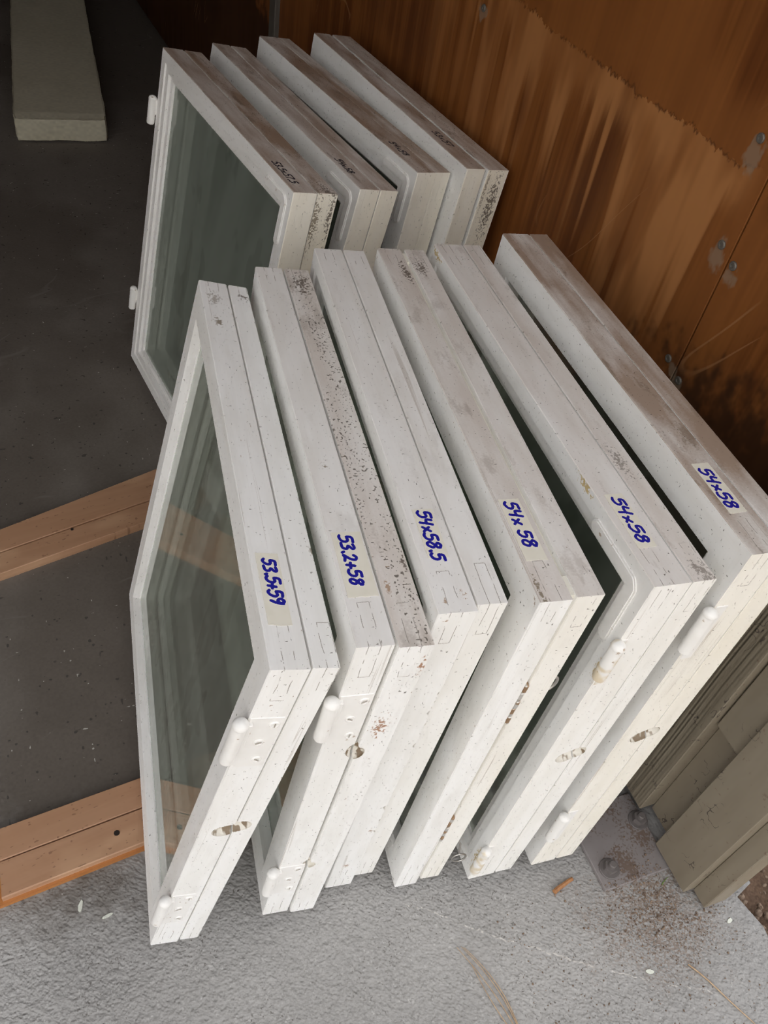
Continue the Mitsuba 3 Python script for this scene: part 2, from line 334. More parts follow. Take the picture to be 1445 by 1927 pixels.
def post_color(p, n, uv):
    c = mix((0.25, 0.215, 0.16), (0.195, 0.16, 0.115), fbm(p.y * 60, p.z * 10, p.x * 60, 4))
    ck = smoothstep(0.030, 0.008, dr.abs(fbm(p.y * 130 + p.z * 20, p.z * 75, p.x * 100, 2) - 0.5)) * smoothstep(0.60, 0.68, fbm(p.y * 45, p.z * 32, p.x * 30 + 2))
    c = mix(c, (0.07, 0.055, 0.045), ck * 0.9)
    return mix(c, (0.16, 0.11, 0.075), smoothstep(0.74, 0.80, fbm(p.y * 190, p.z * 150, p.x * 190, 3)) * 0.7)
scene['mat_post'] = two(bumped(pr(proc(post_color), 0.5), lambda p, n, uv: 0.0005 * fbm(p.y * 140, p.z * 12, p.x * 140), 1.0))
scene['mat_post_grain'] = two(bumped(pr(proc(post_color), 0.5), lambda p, n, uv: 0.0016 * noise(p.y * 420 + 2 * noise(p.z * 6), p.z * 5, 2.0), 1.0, 5e-4))
def plate_color(p, n, uv):
    c = mix((0.255, 0.235, 0.23), (0.20, 0.175, 0.17), fbm(p.x * 30, p.y * 30, p.z * 30))
    return mix(c, (0.13, 0.085, 0.06), smoothstep(0.52, 0.66, fbm(p.x * 24 + 3, p.y * 24, p.z * 24, 4) * 0.75 + 0.25 * noise(p.x * 500, p.y * 500, 1.0)) * 0.8)
scene['mat_plate'] = two(bumped(pr(proc(plate_color), 0.5), lumpy))
scene['mat_bolt'] = two(bumped(pr((0.135, 0.12, 0.115), 0.42), lumpy))
def block_color(p, n, uv):
    c = mix((0.60, 0.56, 0.44), (0.48, 0.44, 0.32), fbm(p.x * 9, p.y * 5, p.z * 9, 4))
    return c * (0.9 + 0.2 * noise(p.x * 140, p.y * 140, p.z * 140))
scene['mat_block'] = two(bumped(pr(proc(block_color), 0.9), lambda p, n, uv: 0.0006 * fbm(p.x * 150, p.y * 150, p.z * 150, 3), 1.0, 1e-3))
def dirt_color(p, n, uv):
    return mix((0.21, 0.135, 0.09), (0.10, 0.062, 0.042), fbm(p.x * 50, p.y * 50, p.z * 50, 4)) * (0.7 + 0.6 * noise(p.x * 420, p.y * 420, p.z * 420))
scene['mat_dirt'] = two(bumped(pr(proc(dirt_color), 0.95), lambda p, n, uv: 0.003 * fbm(p.x * 160, p.y * 160, 1.0, 3), 1.0))
scene['mat_crumb'] = two(pr(proc(lambda p, n, uv: mix((0.30, 0.22, 0.16), (0.08, 0.05, 0.035), noise(p.x * 300, p.y * 300, 2.0))), 0.9))
scene['mat_gravel'] = two(pr(proc(lambda p, n, uv: mix((0.46, 0.36, 0.235), (0.36, 0.28, 0.18), fbm(p.x * 2, p.y * 2, 1.0, 4))), 0.95))
scene['mat_straw'] = two(pr(proc(lambda p, n, uv: mix((0.52, 0.38, 0.24), (0.34, 0.23, 0.14), noise(p.x * 200, p.y * 200, 1.0))), 0.6))
scene['mat_twig'] = two(pr(proc(lambda p, n, uv: mix((0.42, 0.20, 0.085), (0.26, 0.115, 0.05), noise(p.x * 300, p.y * 120, 1.0))), 0.6))
scene['mat_flake'] = two(pr((0.66, 0.68, 0.60), 0.6))
scene['mat_leaf'] = two(pr((0.16, 0.24, 0.06), 0.5))

# ------------------------------------------------------------------ the setting
WY, WX, WA = 0.6, 0.73, math.radians(-4.0)          # the plywood wall on the right
wu = np.array([math.sin(WA), math.cos(WA), 0.0]); wn = np.array([math.cos(WA), -math.sin(WA), 0.0])
def wallM():   # local: x away from the room, y along the wall (world y), z up
    return mat4(wn, wu / wu[1] * 1.0, [0, 0, 1], np.array([WX, WY, 0]) - wu / wu[1] * WY)
WM = wallM()

def slab():
    x0, x1, y0, y1, z0 = -5.2, 0.755, -0.9, 5.2, -0.16
    pts = [(x0, y0), (0.80, y0)]
    for y in np.linspace(y0, 0.17, 50):
        pts.append((0.768 - 0.09 * (y - 0.1) + 0.004 * math.sin(y * 61) + 0.003 * math.sin(y * 143 + 1), y))
    pts += [(0.79, 0.18), (0.79, 2.0), (0.62, y1), (x0, y1)]
    m = extrude(Polygon(pts), -z0); m.apply_translation([0, 0, z0]); return m
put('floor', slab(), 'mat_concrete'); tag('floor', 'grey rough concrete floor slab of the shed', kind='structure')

def dirt():
    n = 150
    xs, ys = np.meshgrid(np.linspace(0.70, 1.6, n), np.linspace(-0.9, 0.9, n), indexing='ij')
    P = np.stack([xs, ys, 0 * xs], -1)
    z = -0.028 + 0.02 * (meshkit.fbm(P * 14, 3, 2) - 0.5) + 0.014 * (meshkit.fbm(P * 70, 3, 5) - 0.5)
    V = np.stack([xs, ys, z], -1).reshape(-1, 3)
    i, j = np.meshgrid(np.arange(n - 1), np.arange(n - 1), indexing='ij')
    q = np.stack([i * n + j, (i + 1) * n + j, (i + 1) * n + j + 1, i * n + j + 1], -1).reshape(-1, 4)
    return V, q
put('ground_soil', dirt(), 'mat_dirt', True); tag('ground_soil', 'dark brown soil outside the edge of the slab', kind='structure')
yard = trimesh.creation.box(extents=[30, 24, 0.2]); yard.apply_translation([0, -6, -0.27])
put('ground_yard', yard, 'mat_gravel'); tag('ground_yard', 'pale gravel yard in front of the shed', kind='structure')

# plywood panels with a 2 mm open joint, a dark backing of studs and the steel strip
def panel(y0, y1, x0=0.0):
    return place(box([x0, y0, 0.02], [x0 + 0.015, y1, CEIL], 0.0008), WM)
for y0, y1 in ((0.285, 0.6535), (0.6555, 2.14), (2.17, 4.9)):
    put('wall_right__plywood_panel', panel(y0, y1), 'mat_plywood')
put('wall_right__backing', place(box([0.016, 0.285, 0.0], [0.06, 4.9, CEIL]), WM), 'mat_hole')
put('wall_right__joint_strip', place(box([-0.012, 2.135, 0.0], [0.015, 2.175, CEIL], 0.002), WM), 'mat_screw')
tag('wall_right', 'reddish brown plywood wall with a bleached tide mark', kind='structure')
tag('wall_right__joint_strip', 'dark metal strip over the panel joint')
def screw_head(r=0.006):
    m = trimesh.creation.revolve(np.array([[0, 0.0012], [r * .35, 0.0012], [r * .4, 0.0022], [r * .8, 0.0022], [r, 0.0012], [r, -0.001], [0, -0.001]]), sections=14)
    return m
for sy, sz in ((0.672, 0.703), (0.645, 0.692), (0.685, 0.818), (1.264, 0.759), (0.672, 0.545), (0.643, 0.532)):
    M = WM @ mat4([0, 1, 0], [0, 0, 1], [1, 0, 0], [0, sy, sz])
    M = WM @ mat4([0, 0, 1], [0, 1, 0], [-1, 0, 0], [0, sy, sz])
    k = put('wall_right__screw', place(screw_head(0.0055), M), 'mat_screw')
put('ceiling', box([LEFT_X, ROOF_Y, CEIL], [0.85, 5.2, CEIL + 0.06]), 'mat_shed'); tag('ceiling', 'brown board ceiling of the shed', kind='structure')
put('wall_back', box([LEFT_X, 4.9, 0], [0.75, 5.0, CEIL]), 'mat_shed'); tag('wall_back', 'dark brown back wall of the shed', kind='structure')
put('wall_left', box([LEFT_X, 0.3, 0], [LEFT_X + 0.1, 5.0, CEIL]), 'mat_shed'); tag('wall_left', 'brown left wall of the shed', kind='structure')

# ------------------------------------------------------------------ handwriting
GL = {
    '5': [[(.62, 1.0), (.18, .97), (.14, .60), (.45, .62), (.62, .42), (.52, .12), (.22, .0), (.02, .10)]],
    '4': [[(.10, 1.0), (.04, .62), (.20, .50), (.50, .55)], [(.58, 1.0), (.50, .55), (.44, .0)]],
    '8': [[(.55, .88), (.30, 1.0), (.10, .80), (.30, .58), (.56, .34), (.44, .04), (.18, .0), (.06, .24), (.30, .55), (.56, .74), (.55, .90)]],
    '3': [[(.08, .95), (.40, 1.0), (.52, .80), (.26, .56), (.54, .40), (.46, .08), (.04, .02)]],
    '2': [[(.08, .78), (.25, 1.0), (.50, .85), (.40, .45), (.06, .04), (.30, .10), (.60, .02)]],
    '9': [[(.54, .80), (.30, 1.0), (.08, .78), (.22, .52), (.50, .66), (.55, .92), (.50, .40), (.34, .0)]],
    '7': [[(.05, .98), (.58, .96), (.36, .50), (.26, .0)]],
    'x': [[(.05, .55), (.48, .10)], [(.46, .58), (.08, .08)]],
    '+': [[(.02, .34), (.50, .28)], [(.28, .60), (.22, .02)]],
    '.': [[(.10, .08), (.16, -.04)]],
    ' ': [],
}
ADV = {'.': .34, ' ': .42, 'x': .70, '+': .70}
def curve(pts):
    """Catmull-Rom through the points of a pen stroke."""
    p = np.array(pts, float)
    if len(p) < 3: return p
    q = np.vstack([2 * p[0] - p[1], p, 2 * p[-1] - p[-2]]); out = []
    for i in range(1, len(q) - 2):
        for t in np.linspace(0, 1, 6, endpoint=False):
            out.append(.5 * ((2 * q[i]) + (-q[i-1] + q[i+1]) * t + (2*q[i-1] - 5*q[i] + 4*q[i+1] - q[i+2]) * t*t + (-q[i-1] + 3*q[i] - 3*q[i+1] + q[i+2]) * t**3))
    return np.vstack([out, p[-1:]])
def handwriting(text, length, height, pen, seed):
    r = np.random.default_rng(seed)
    strokes, x = [], 0.0
    for ch in text:
        s, dy, sl = 1 + .10 * (r.random() - .5), .10 * (r.random() - .5), .22 + .12 * (r.random() - .5)
        for st in GL[ch]:
            c = curve(np.array(st) + .05 * (r.random((len(st), 2)) - .5))
            strokes.append(np.stack([x + s * (c[:, 0] + sl * c[:, 1] * .5), dy + s * c[:, 1]], 1))
        x += ADV.get(ch, .80)
    k = length / x
    return unary_union([LineString(st * [k, height]).buffer(pen / 2, quad_segs=3) for st in strokes]).simplify(pen * .04)

# ------------------------------------------------------------------ windows
BW = 0.042
def profile(kind, t, bw=BW):
    """Cross-section of a sash member: a from the outer edge inwards, b from the left face through to the right face; and the depth of the pane."""
    c = 0.0009
    if kind == 'putty':
        return [(0, c), (c, 0), (bw - .011, 0), (bw - .001, .008), (bw - .001, .0115), (bw + .004, .0125), (bw + .004, t - .004), (bw, t), (c, t), (0, t - c)], .0100
    if kind == 'step':
        return [(0, c), (c, 0), (bw * .42, 0), (bw * .46, .0025), (bw * .72, .0030), (bw * .76, .0075), (bw - .002, .0085), (bw - .001, .013), (bw + .003, .0135), (bw + .003, t - .003), (bw, t), (c, t), (0, t - c)], .0125
    return [(0, c), (c, 0), (bw - .004, 0), (bw, .004), (bw, t - .013), (bw - .005, t - .011), (bw - .009, t), (c, t), (0, t - c)], t - .0125

def member(which, prof, L, H, sid):
    """One mitred rail or stile in sash coordinates (s from the front, h up, t through), with its uv in metres."""
    P = np.array(prof); n = len(P); V, Fc, UV = [], [], []
    def ends(a, b):
        if which == 'top': return (a, H - a, b), (L - a, H - a, b)
        if which == 'bottom': return (a, a, b), (L - a, a, b)
        if which == 'front': return (a, a, b), (a, H - a, b)
        return (L - a, a, b), (L - a, H - a, b)
    amax = P[:, 0].max()
    for i in range(n):
        a0, b0 = P[i]; a1, b1 = P[(i + 1) % n]
        q = [*ends(a0, b0), *reversed(ends(a1, b1))]
        da, db = abs(a1 - a0), abs(b1 - b0)
        mid = ((a0 + a1) / 2, (b0 + b1) / 2)
        if db >= da and mid[0] < amax * .3: face, cr = {'top': 0, 'front': 1, 'bottom': 5, 'back': 6}[which], 1
        elif da > db: face, cr = (2, 0) if mid[1] < P[:, 1].max() / 2 else (3, 0)
        else: face, cr = 4, 1
        base = len(V); V += q
        for k, (a, b) in enumerate(((a0, b0), (a0, b0), (a1, b1), (a1, b1))):
            along = q[k][0] if which in ('top', 'bottom') else H - q[k][1]
            UV.append((sid + min(max(along, .0005), .95), face + .2 + (b if cr else a)))
        Fc += [[base, base + 1, base + 2], [base, base + 2, base + 3]]
    tri = trimesh.creation.triangulate_polygon(Polygon(P), engine='earcut')
    for e in (0, 1):
        base = len(V)
        for a, b in tri[0]: V.append(ends(a, b)[e]); UV.append((sid + .3, 7.2 + a))
        Fc += [[base + x for x in (f if e else f[::-1])] for f in tri[1]]
    m = trimesh.Trimesh(np.array(V), np.array(Fc), process=False)
    w = m.copy(); w.merge_vertices(digits_vertex=7); trimesh.repair.fix_winding(w); trimesh.repair.fix_inversion(w)
    flip = np.einsum('ij,ij->i', w.face_normals, m.face_normals) < 0
    m = trimesh.Trimesh(m.vertices, np.where(flip[:, None], m.faces[:, ::-1], m.faces), process=False)
    return m, np.array(UV)

WIN = [
 # name, (x, y, yaw, lean, L, H, T, rock), left profile, [sash: t0, t1, dfront, dbottom], tape (s0, s1, t0, t1), text (string, s0, s1, t0, t1)
 dict(p=(.0526, .3343, .1054, .2030, .5236, .5719, .0562, .0018), prof='putty', sash=[(0, .0322, 0, 0), (.0341, .0562, .001, .001)], tape=(.114, .040, .0050, .0245), text=('53.5+59', .108, .060, .0105, .0215)),
 dict(p=(.1947, .3286, .1048, .0852, .5340, .5720, .0638, .0057), prof='flat', sash=[(0, .0317, 0, 0), (.0341, .0638, -.003, .001)], tape=(.117, .047, .0038, .0300), text=('53.2+58', .114, .058, .0095, .0205)),
 dict(p=(.2795, .3412, .1123, .0599, .5396, .5801, .0630, .0093), prof='step', sash=[(0, .0344, -.003, -.006), (.0361, .0630, .003, .004)], tape=(.109, .053, .0075, .0262), text=('54x58.5', .107, .050, .0110, .0225)),
 dict(p=(.3624, .3131, .1038, .0474, .5431, .5926, .0608, -.0033), prof='flat', sash=[(0, .0298, 0, -.004), (.0345, .0608, .002, .002)], tape=(.1145, .0425, .0040, .0240), text=('54x 58', .111, .057, .0085, .0200), gap=True),
 dict(p=(.4607, .2949, .0593, .0508, .5528, .6001, .0637, -.0124), prof='step', sash=[(0, .0382, 0, 0), (.0397, .0637, 0, .001)], tape=(.1070, .0410, .0080, .0270), text=('54x58', .1030, .0460, .0125, .0235)),
 dict(p=(.5515, .2865, .0565, .0443, .5438, .6213, .0640, -.0200), prof='flat', sash=[(0, .0367, 0, 0), (.0382, .0640, 0, .001)], tape=(.1120, .0470, .0090, .0280), text=('54x58', .1050, .0520, .0115, .0230)),
 dict(p=(.2912, .9834, -.1456, .1625, .5117, .5954, .0671, -.0097), prof='step', sash=[(0, .0345, 0, 0), (.0362, .0671, .002, 0)], text=('53.5x57.5', .092, .026, .0085, .0190), ink='mat_ink_black'),
 dict(p=(.3917, 1.028, -.1626, .1731, .5395, .5770, .0643, .0006), prof='flat', sash=[(0, .0325, 0, 0), (.0345, .0643, .001, .0015)], text=('54x58', .095, .048, .0085, .0190), ink='mat_ink_black'),
 dict(p=(.5222, 1.0775, -.1835, .1209, .5374, .5756, .0610, .0019), prof='flat', sash=[(0, .0345, 0, 0), (.0354, .0610, .001, 0)], text=('54x58', .104, .055, .0120, .0225), ink='mat_ink_black'),
 dict(p=(.6145, 1.0655, -.1290, .1064, .5406, .5852, .0756, .0007), prof='flat', sash=[(0, .0330, 0, 0), (.0375, .0756, -.002, 0)], text=('53x57', .128, .074, .0115, .0225), ink='mat_ink_black'),
]
WLABEL = [
 'white casement window marked 53.5+59 on tape, foremost and leftmost of the nearer row',
 'white casement window marked 53.2+58, with rust and mould specks on its right sash',
 'white casement window marked 54x58.5, third from the left in the nearer row',
 'white casement window marked 54x 58, with an open channel and metal catches between its sashes',
 'white casement window marked 54x58 with a corner iron and yellow-stained hinges',
 'white casement window marked 54x58 beside the timber post, nearest the wall in its row',
 'white casement window marked 53.5x57.5, leftmost of the far row, its glass in view',
 'white casement window marked 54x58, second from the left in the far row',
 'white casement window marked 54x58 with a wide clean left face, third in the far row',
 'grimy white casement window marked 53x57 leaning nearest the plywood wall in the far row',
]

def window_frame(p):
    x, y, yw, a, L, H, Tt, rk = p
    r = np.array([math.cos(yw), -math.sin(yw), 0]); y0 = np.array([math.sin(yw), math.cos(yw), 0]); z = np.array([0, 0, 1.0])
    v = math.cos(a) * z + math.sin(a) * r; n = math.cos(a) * r - math.sin(a) * z
    uu = math.cos(rk) * y0 + math.sin(rk) * v; vv = math.cos(rk) * v - math.sin(rk) * y0
    return mat4(uu, vv, n, np.array([x, y, 0.0185]) - Tt * n)

def sub(a, b): return trimesh.boolean.difference([a, b], engine='manifold')

def ellipsoid(s, h, t, rs, rh, rt, sub_=2, tilt=0.0):
    m = trimesh.creation.icosphere(subdivisions=sub_, radius=1.0); m.apply_transform(np.diag([rs, rh, rt, 1]))
    if tilt: m.apply_transform(trimesh.transformations.rotation_matrix(tilt, [1, 0, 0]))
    m.apply_translation([s, h, t]); return m
def stadium(d, t0, t1, rh, depth, slope):
    """A finger hold: a row of overlapping balls sunk into the front edge; d down from the top, t across both sashes."""
    return [('e', d + slope * (t - (t0 + t1) / 2), t, depth, rh, rh * 1.05) for t in np.linspace(t0 + rh, t1 - rh, 6)]
def gouge(d0, d1, t, seed):
    r = np.random.default_rng(seed)
    return [('e', d, t + r.normal(0, .0010), .0045 * r.uniform(.4, 1.2), r.uniform(.003, .008), .0034 * r.uniform(.6, 1.5)) for d in np.arange(d0, d1, .0048)]
CUTS = {0: stadium(.271, .0125, .0495, .0105, .0085, -.36), 4: stadium(.286, .0158, .0495, .0108, .0085, -.45), 5: stadium(.297, .0140, .0478, .0105, .0080, -.45),
        1: [('e', .167, .0345, .0050, .0135, .0095), ('e', .4235, .0345, .0050, .0095, .0080)], 2: gouge(.110, .245, .0352, 3) + gouge(.360, .455, .0352, 8)}
def cut(mesh, uv, H, wi, t0, db, df, sid):
    """Take the cuts of window wi out of a front stile given in sash coordinates, and lay its uv anew."""
    t = mesh.copy(); t.merge_vertices(digits_vertex=7)
    tools = [ellipsoid(-df, H - d, tt - t0, dep, rh, rt) for (_, d, tt, dep, rh, rt) in CUTS[wi]]
    a = m3.Manifold(m3.Mesh(np.asarray(t.vertices, np.float32), np.asarray(t.faces, np.uint32)))
    b = m3.Manifold.batch_boolean([m3.Manifold(m3.Mesh(np.asarray(x.vertices, np.float32), np.asarray(x.faces, np.uint32))) for x in tools], m3.OpType.Add)
    o = (a - b).to_mesh(); v, f = np.asarray(o.vert_properties)[:, :3].astype(float), np.asarray(o.tri_verts)
    if len(f) == 0: return mesh, uv
    V = v[f].reshape(-1, 3); N = np.cross(v[f[:, 1]] - v[f[:, 0]], v[f[:, 2]] - v[f[:, 0]]); N /= np.linalg.norm(N, axis=1, keepdims=True) + 1e-12
    N = np.repeat(N, 3, 0); face = np.where(N[:, 0] < -.5, 1, np.where(N[:, 2] < -.5, 2, np.where(N[:, 2] > .5, 3, 4)))
    cen = v[f].mean(1); inside = np.zeros(len(f), bool)
    for (_, d, tt, dep, rh, rt) in CUTS[wi]:
        q = ((cen[:, 0] + df) / dep) ** 2 + ((cen[:, 1] - (H - d)) / rh) ** 2 + ((cen[:, 2] - tt + t0) / rt) ** 2
        inside |= (q < 1.05) & (cen[:, 0] > .0002)
    face = np.where(np.repeat(inside, 3), 8, face)
    ac = np.where((face == 2) | (face == 3), V[:, 0], V[:, 2])
    return trimesh.Trimesh(V, np.arange(len(V)).reshape(-1, 3), process=False), np.stack([sid + np.clip(H - V[:, 1], .0005, .95), face + .2 + np.clip(ac, -.1, .3)], 1)

for wi, w in enumerate(WIN):
    key = number('double_casement'); L, H, Tt = w['p'][4:7]; M = window_frame(w['p'])
    w['key'], w['M'] = key, M
    # touch: a placeholder entry order is not needed, parts start with the key
    for si, (t0, t1, df, db) in enumerate(w['sash']):
        sid = 2 * wi + si
        kind = w['prof'] if si == 0 else 'right'
        prof, pane = profile(kind, t1 - t0)
        Ls, Hs = L - df, H - db
        S = M @ mat4([1, 0, 0], [0, 1, 0], [0, 0, 1], [df, db, t0])
        sk = f"{key}__{'outer_sash' if si == 0 else 'inner_sash'}"
        for nm, wh in (('top_rail', 'top'), ('bottom_rail', 'bottom'), ('stile', 'front'), ('stile_001', 'back')):
            m, uv = member(wh, prof, Ls, Hs, sid)
            if wh == 'front' and wi in CUTS: m, uv = cut(m, uv, Hs, wi, t0, db, df, sid)
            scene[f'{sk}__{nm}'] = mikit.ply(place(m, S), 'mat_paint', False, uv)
        e = .008
        g = np.array([[BW - e, BW - e, pane], [Ls - BW + e, BW - e, pane], [Ls - BW + e, Hs - BW + e, pane], [BW - e, Hs - BW + e, pane]])
        gm = trimesh.Trimesh(g, [[0, 1, 2], [0, 2, 3]], process=False)
        scene[f'{sk}__glass_pane'] = mikit.ply(place(gm, S), 'mat_glass', False, np.array([[wi, 0], [wi + 1, 0], [wi + 1, 1], [wi, 1]], float))
    tag(key, WLABEL[wi], 'window', 'white casement windows stood on edge')
    if 'tape' in w:
        s0, s1, ta, tb = w['tape']; jag = np.random.default_rng(wi)
        pts = [(s0, ta), (s0, tb)] + [(s1 + .0012 * jag.random(), tb + (ta - tb) * k / 5) for k in range(6)]
        tm = extrude(Polygon(pts).buffer(0), .0004)
        # polygon axes: x = s, y = t ; up = h   (s, t, h) -> columns
        tm = place(tm, M @ mat4([1, 0, 0], [0, 0, 1], [0, 1, 0], [0, H + .0001, 0]))
        tm.fix_normals()
        scene[f'{key}__tape'] = mikit.ply(tm, 'mat_tape')
        tag(f'{key}__tape', 'strip of cream masking tape')
    txt, s0, s1, ta, tb = w['text']
    hw = extrude(handwriting(txt, s0 - s1, tb - ta, .0026 if 'tape' in w else .0016, wi + 3), .00025)
    base = H + (.0005 if 'tape' in w else .0001)
    hw = place(hw, M @ mat4([-1, 0, 0], [0, 0, 1], [0, 1, 0], [s0, base, ta]))
    hk = f'{key}__tape__lettering' if 'tape' in w else f'{key}__lettering'
    scene[hk] = mikit.ply(hw, w.get('ink', 'mat_ink_blue'))
    tag(hk, f"handwritten {'blue' if 'tape' in w else 'black'} marker figures {txt}")

def hinge(wi, d0, d1, mat='mat_hinge', leaf=(.030, 1.0), back=False, screws=True, off=-.0065):
    """Painted pin hinge: a round pin standing off the left face and a leaf let into the front edge. d = distance from the top."""
    w = WIN[wi]; L, H, Tt = w['p'][4:7]; M = w['M']
    s = 0.0005 if not back else L - .0005
    sg = -1 if not back else 1
    r = .0066
    pin = capsule([s + sg * .004, H - d1, off], [s + sg * .004, H - d0, off], r)
    neck = box([min(s, s + sg * .004) - .001, H - d0 - (d1 - d0) * .62, off], [max(s, s + sg * .004) + .001, H - d0 - .006, .004], .0008)
    k = number(f"{w['key']}__hinge")
    leafm = box([s - .0008, H - d0 - (d1 - d0) * 1.28, .001], [s + .0008, H - d0 - .001, leaf[0]], .0005)
    if sg < 0: leafm.apply_translation([-.0003, 0, 0])
    knob = trimesh.creation.icosphere(subdivisions=2, radius=r * 1.06); knob.apply_transform(np.diag([1, .8, 1, 1])); knob.apply_translation([s + sg * .004, H - d0 - .005, off])
    m = trimesh.util.concatenate([pin, neck, leafm, knob])
    scene[k] = mikit.ply(place(m, M), mat, 35)
    if screws:
        for i, (fd, ft) in enumerate(((.18, .78), (.62, .55), (1.08, .72))):
            sm = trimesh.creation.revolve(np.array([[0, .0006], [.0026, .0006], [.0032, .0013], [.0040, .0011], [.0046, 0], [0, -.001]]), sections=12)
            X = mat4([0, 1, 0], [0, 0, 1], [1, 0, 0], [0, 0, 0])
            sm = place(sm, mat4([0, 1, 0], [0, 0, -1], [-1, 0, 0], [s - .0010, H - d0 - (d1 - d0) * fd, leaf[0] * ft]))
            scene[number(f'{k}__screw')] = mikit.ply(place(sm, M), mat, 35)
            h0, tt = H - d0 - (d1 - d0) * fd, leaf[0] * ft
            slot = place(box([-.0030, -.00045, 0], [.0024, .00045, .0004]), M @ mat4([0, math.cos(i * 1.1 + wi), math.sin(i * 1.1 + wi)], [0, -math.sin(i * 1.1 + wi), math.cos(i * 1.1 + wi)], [-1, 0, 0], [s - .0022, h0, tt]))
            slot.fix_normals(); scene[number(f'{k}__screw_slot')] = mikit.ply(slot, 'mat_slot')
hinge(0, .066, .128); hinge(0, .424, .486, leaf=(.026, 1))
hinge(1, .068, .130); hinge(1, .424, .486)
hinge(4, .072, .128, 'mat_hinge_stained', leaf=(.008, 1), screws=False, off=-.003); hinge(4, .500, .565, 'mat_hinge_stained', leaf=(.008, 1), screws=False, off=-.003)
hinge(5, .068, .131, leaf=(.014, 1), screws=False); hinge(5, .466, .530, leaf=(.014, 1), screws=False)
hinge(6, .078, .126, back=True, screws=False); hinge(6, .437, .487, back=True, screws=False)

# painted corner irons on the left faces, near the front upper corner
for wi, leg, off, wd in ((4, .088, .013, .015), (6, .075, .012, .014), (7, .080, .013, .014), (8, .080, .013, .014)):
    w = WIN[wi]; H = w['p'][5]
    line = LineString([(leg, H - off - wd / 2), (off + wd / 2 + .004, H - off - wd / 2), (off + wd / 2, H - off - wd / 2 - .004), (off + wd / 2, H - leg)])
    a = extrude(line.buffer(wd / 2, quad_segs=5), .0016); b = extrude(line.buffer(wd / 2 - .0018, quad_segs=5), .0026)
    m = trimesh.util.concatenate([a, b]); m = place(m, np.diag([1, 1, -1, 1.0])); m.invert()
    m = place(m, w['M'] @ mat4([1, 0, 0], [0, 1, 0], [0, 0, 1], [0, 0, .0002]))
    k = f"{w['key']}__corner_iron"; scene[k] = mikit.ply(m, 'mat_hinge', 40); tag(k, 'corner iron under thick paint')

# the open channel of the fourth window: cream strip at its bottom, two metal catches, a wire hook and an eye on the right face
w = WIN[3]; L, H, Tt = w['p'][4:7]; e = .006
strip = [box([e, .002, .0280], [e + .02, H - .002, .0360]), box([e, H - e - .02, .0280], [L - e, H - e, .0360]), box([L - e - .02, .002, .0280], [L - e, H - .002, .0360]), box([e, e, .0280], [L - e, e + .02, .0360])]
scene[f"{w['key']}__weather_strip"] = mikit.ply(place(trimesh.util.concatenate(strip), w['M']), 'mat_strip'); tag(f"{w['key']}__weather_strip", 'cream strip at the bottom of the channel')
for d0, d1 in ((.128, .196), (.405, .470)):
    k = number(f"{w['key']}__catch"); n5 = 5; st = (d1 - d0) / n5
    body = [box([-.0005 + .0008 * (i % 2), H - d0 - (i + .86) * st, .0301], [e + .001, H - d0 - (i + .04) * st, .0342], .0008) for i in range(n5)]
    scene[k] = mikit.ply(place(trimesh.util.concatenate(body), w['M']), 'mat_brass'); tag(k, 'metal catch in the channel, half bare')
def lo(wi, s_, d, t): return (WIN[wi]['M'] @ np.array([s_, WIN[wi]['p'][5] - d, t, 1]))[:3]
eyep = [lo(3, .006 + .001 * math.sin(a), .139 + .011 * math.cos(a) * -1 * (1 if a < 9 else 1), .0600 + .0085 * math.sin(a)) for a in np.linspace(-.15, math.pi + .15, 14)]
scene[f"{w['key']}__eye"] = mikit.ply(tube(eyep, .0016, 8), 'mat_metal', 50); tag(f"{w['key']}__eye", 'bent wire eye')
hk = [lo(3, .010, .497, .0605), lo(3, .008, .499, .066), lo(3, .006, .505, .0695), lo(3, .004, .516, .0705), lo(3, .003, .527, .0725)]
cx, ct, rr = .5395, .0752, .0105
hk += [lo(3, .002, cx - 1.1 * rr * math.cos(a), ct + rr * math.sin(a) * .9 - .002 * math.cos(a)) for a in np.linspace(-.25, 2 * math.pi - .2, 24)]
scene[f"{w['key']}__hook"] = mikit.ply(tube(hk, .0013, 8), 'mat_metal', 50); tag(f"{w['key']}__hook", 'loose wire hook with a ring end')

# ------------------------------------------------------------------ the post at the right, with its foot plate
post = 'timber_post'
def pbox(nm, lo, hi, mat='mat_post', ch=.0012):
    k = number(f'{post}__{nm}'); scene[k] = mikit.ply(box(lo, hi, ch), mat); return k
pbox('board', [.676, .313, .026], [.737, .395, CEIL], 'mat_post_grain')
pbox('recessed_board', [.701, .267, .016], [.737, .313, CEIL])
pbox('packing_block', [.687, .268, .262], [.701, .311, CEIL])
pbox('board', [.680, .197, .010], [.737, .267, CEIL])
pbox('stop_strip', [.699, .171, .006], [.737, .197, CEIL])
tag(post, 'off-white painted timber door post of several boards at the slab edge', 'post')

pl = box([.578, .232, .0], [.686, .345, .007], .001)
scene['foot_plate__plate'] = mikit.ply(pl, 'mat_plate')
def bolt(x, y, z):
    hexa = trimesh.creation.cylinder(radius=.0095, height=.009, sections=6); hexa.apply_translation([0, 0, .0065])
    wash = trimesh.creation.revolve(np.array([[0, 0], [.0145, 0], [.0145, .0014], [.0135, .002], [0, .002]]), sections=28)
    stud = trimesh.creation.revolve(np.array([[0, 0], [.0052, 0], [.0052, .0165], [.0042, .018], [0, .018]]), sections=18)
    b = trimesh.util.concatenate([hexa, wash, stud]); b.apply_translation([x, y, z]); return b
for bx_, by_ in ((.598, .2565), (.676, .3045)):
    k = number('foot_plate__anchor_bolt'); scene[k] = mikit.ply(bolt(bx_, by_, .0072), 'mat_bolt', 30)
tag('foot_plate', 'grey painted steel foot plate with two anchor bolts beside the white post', 'metal plate')

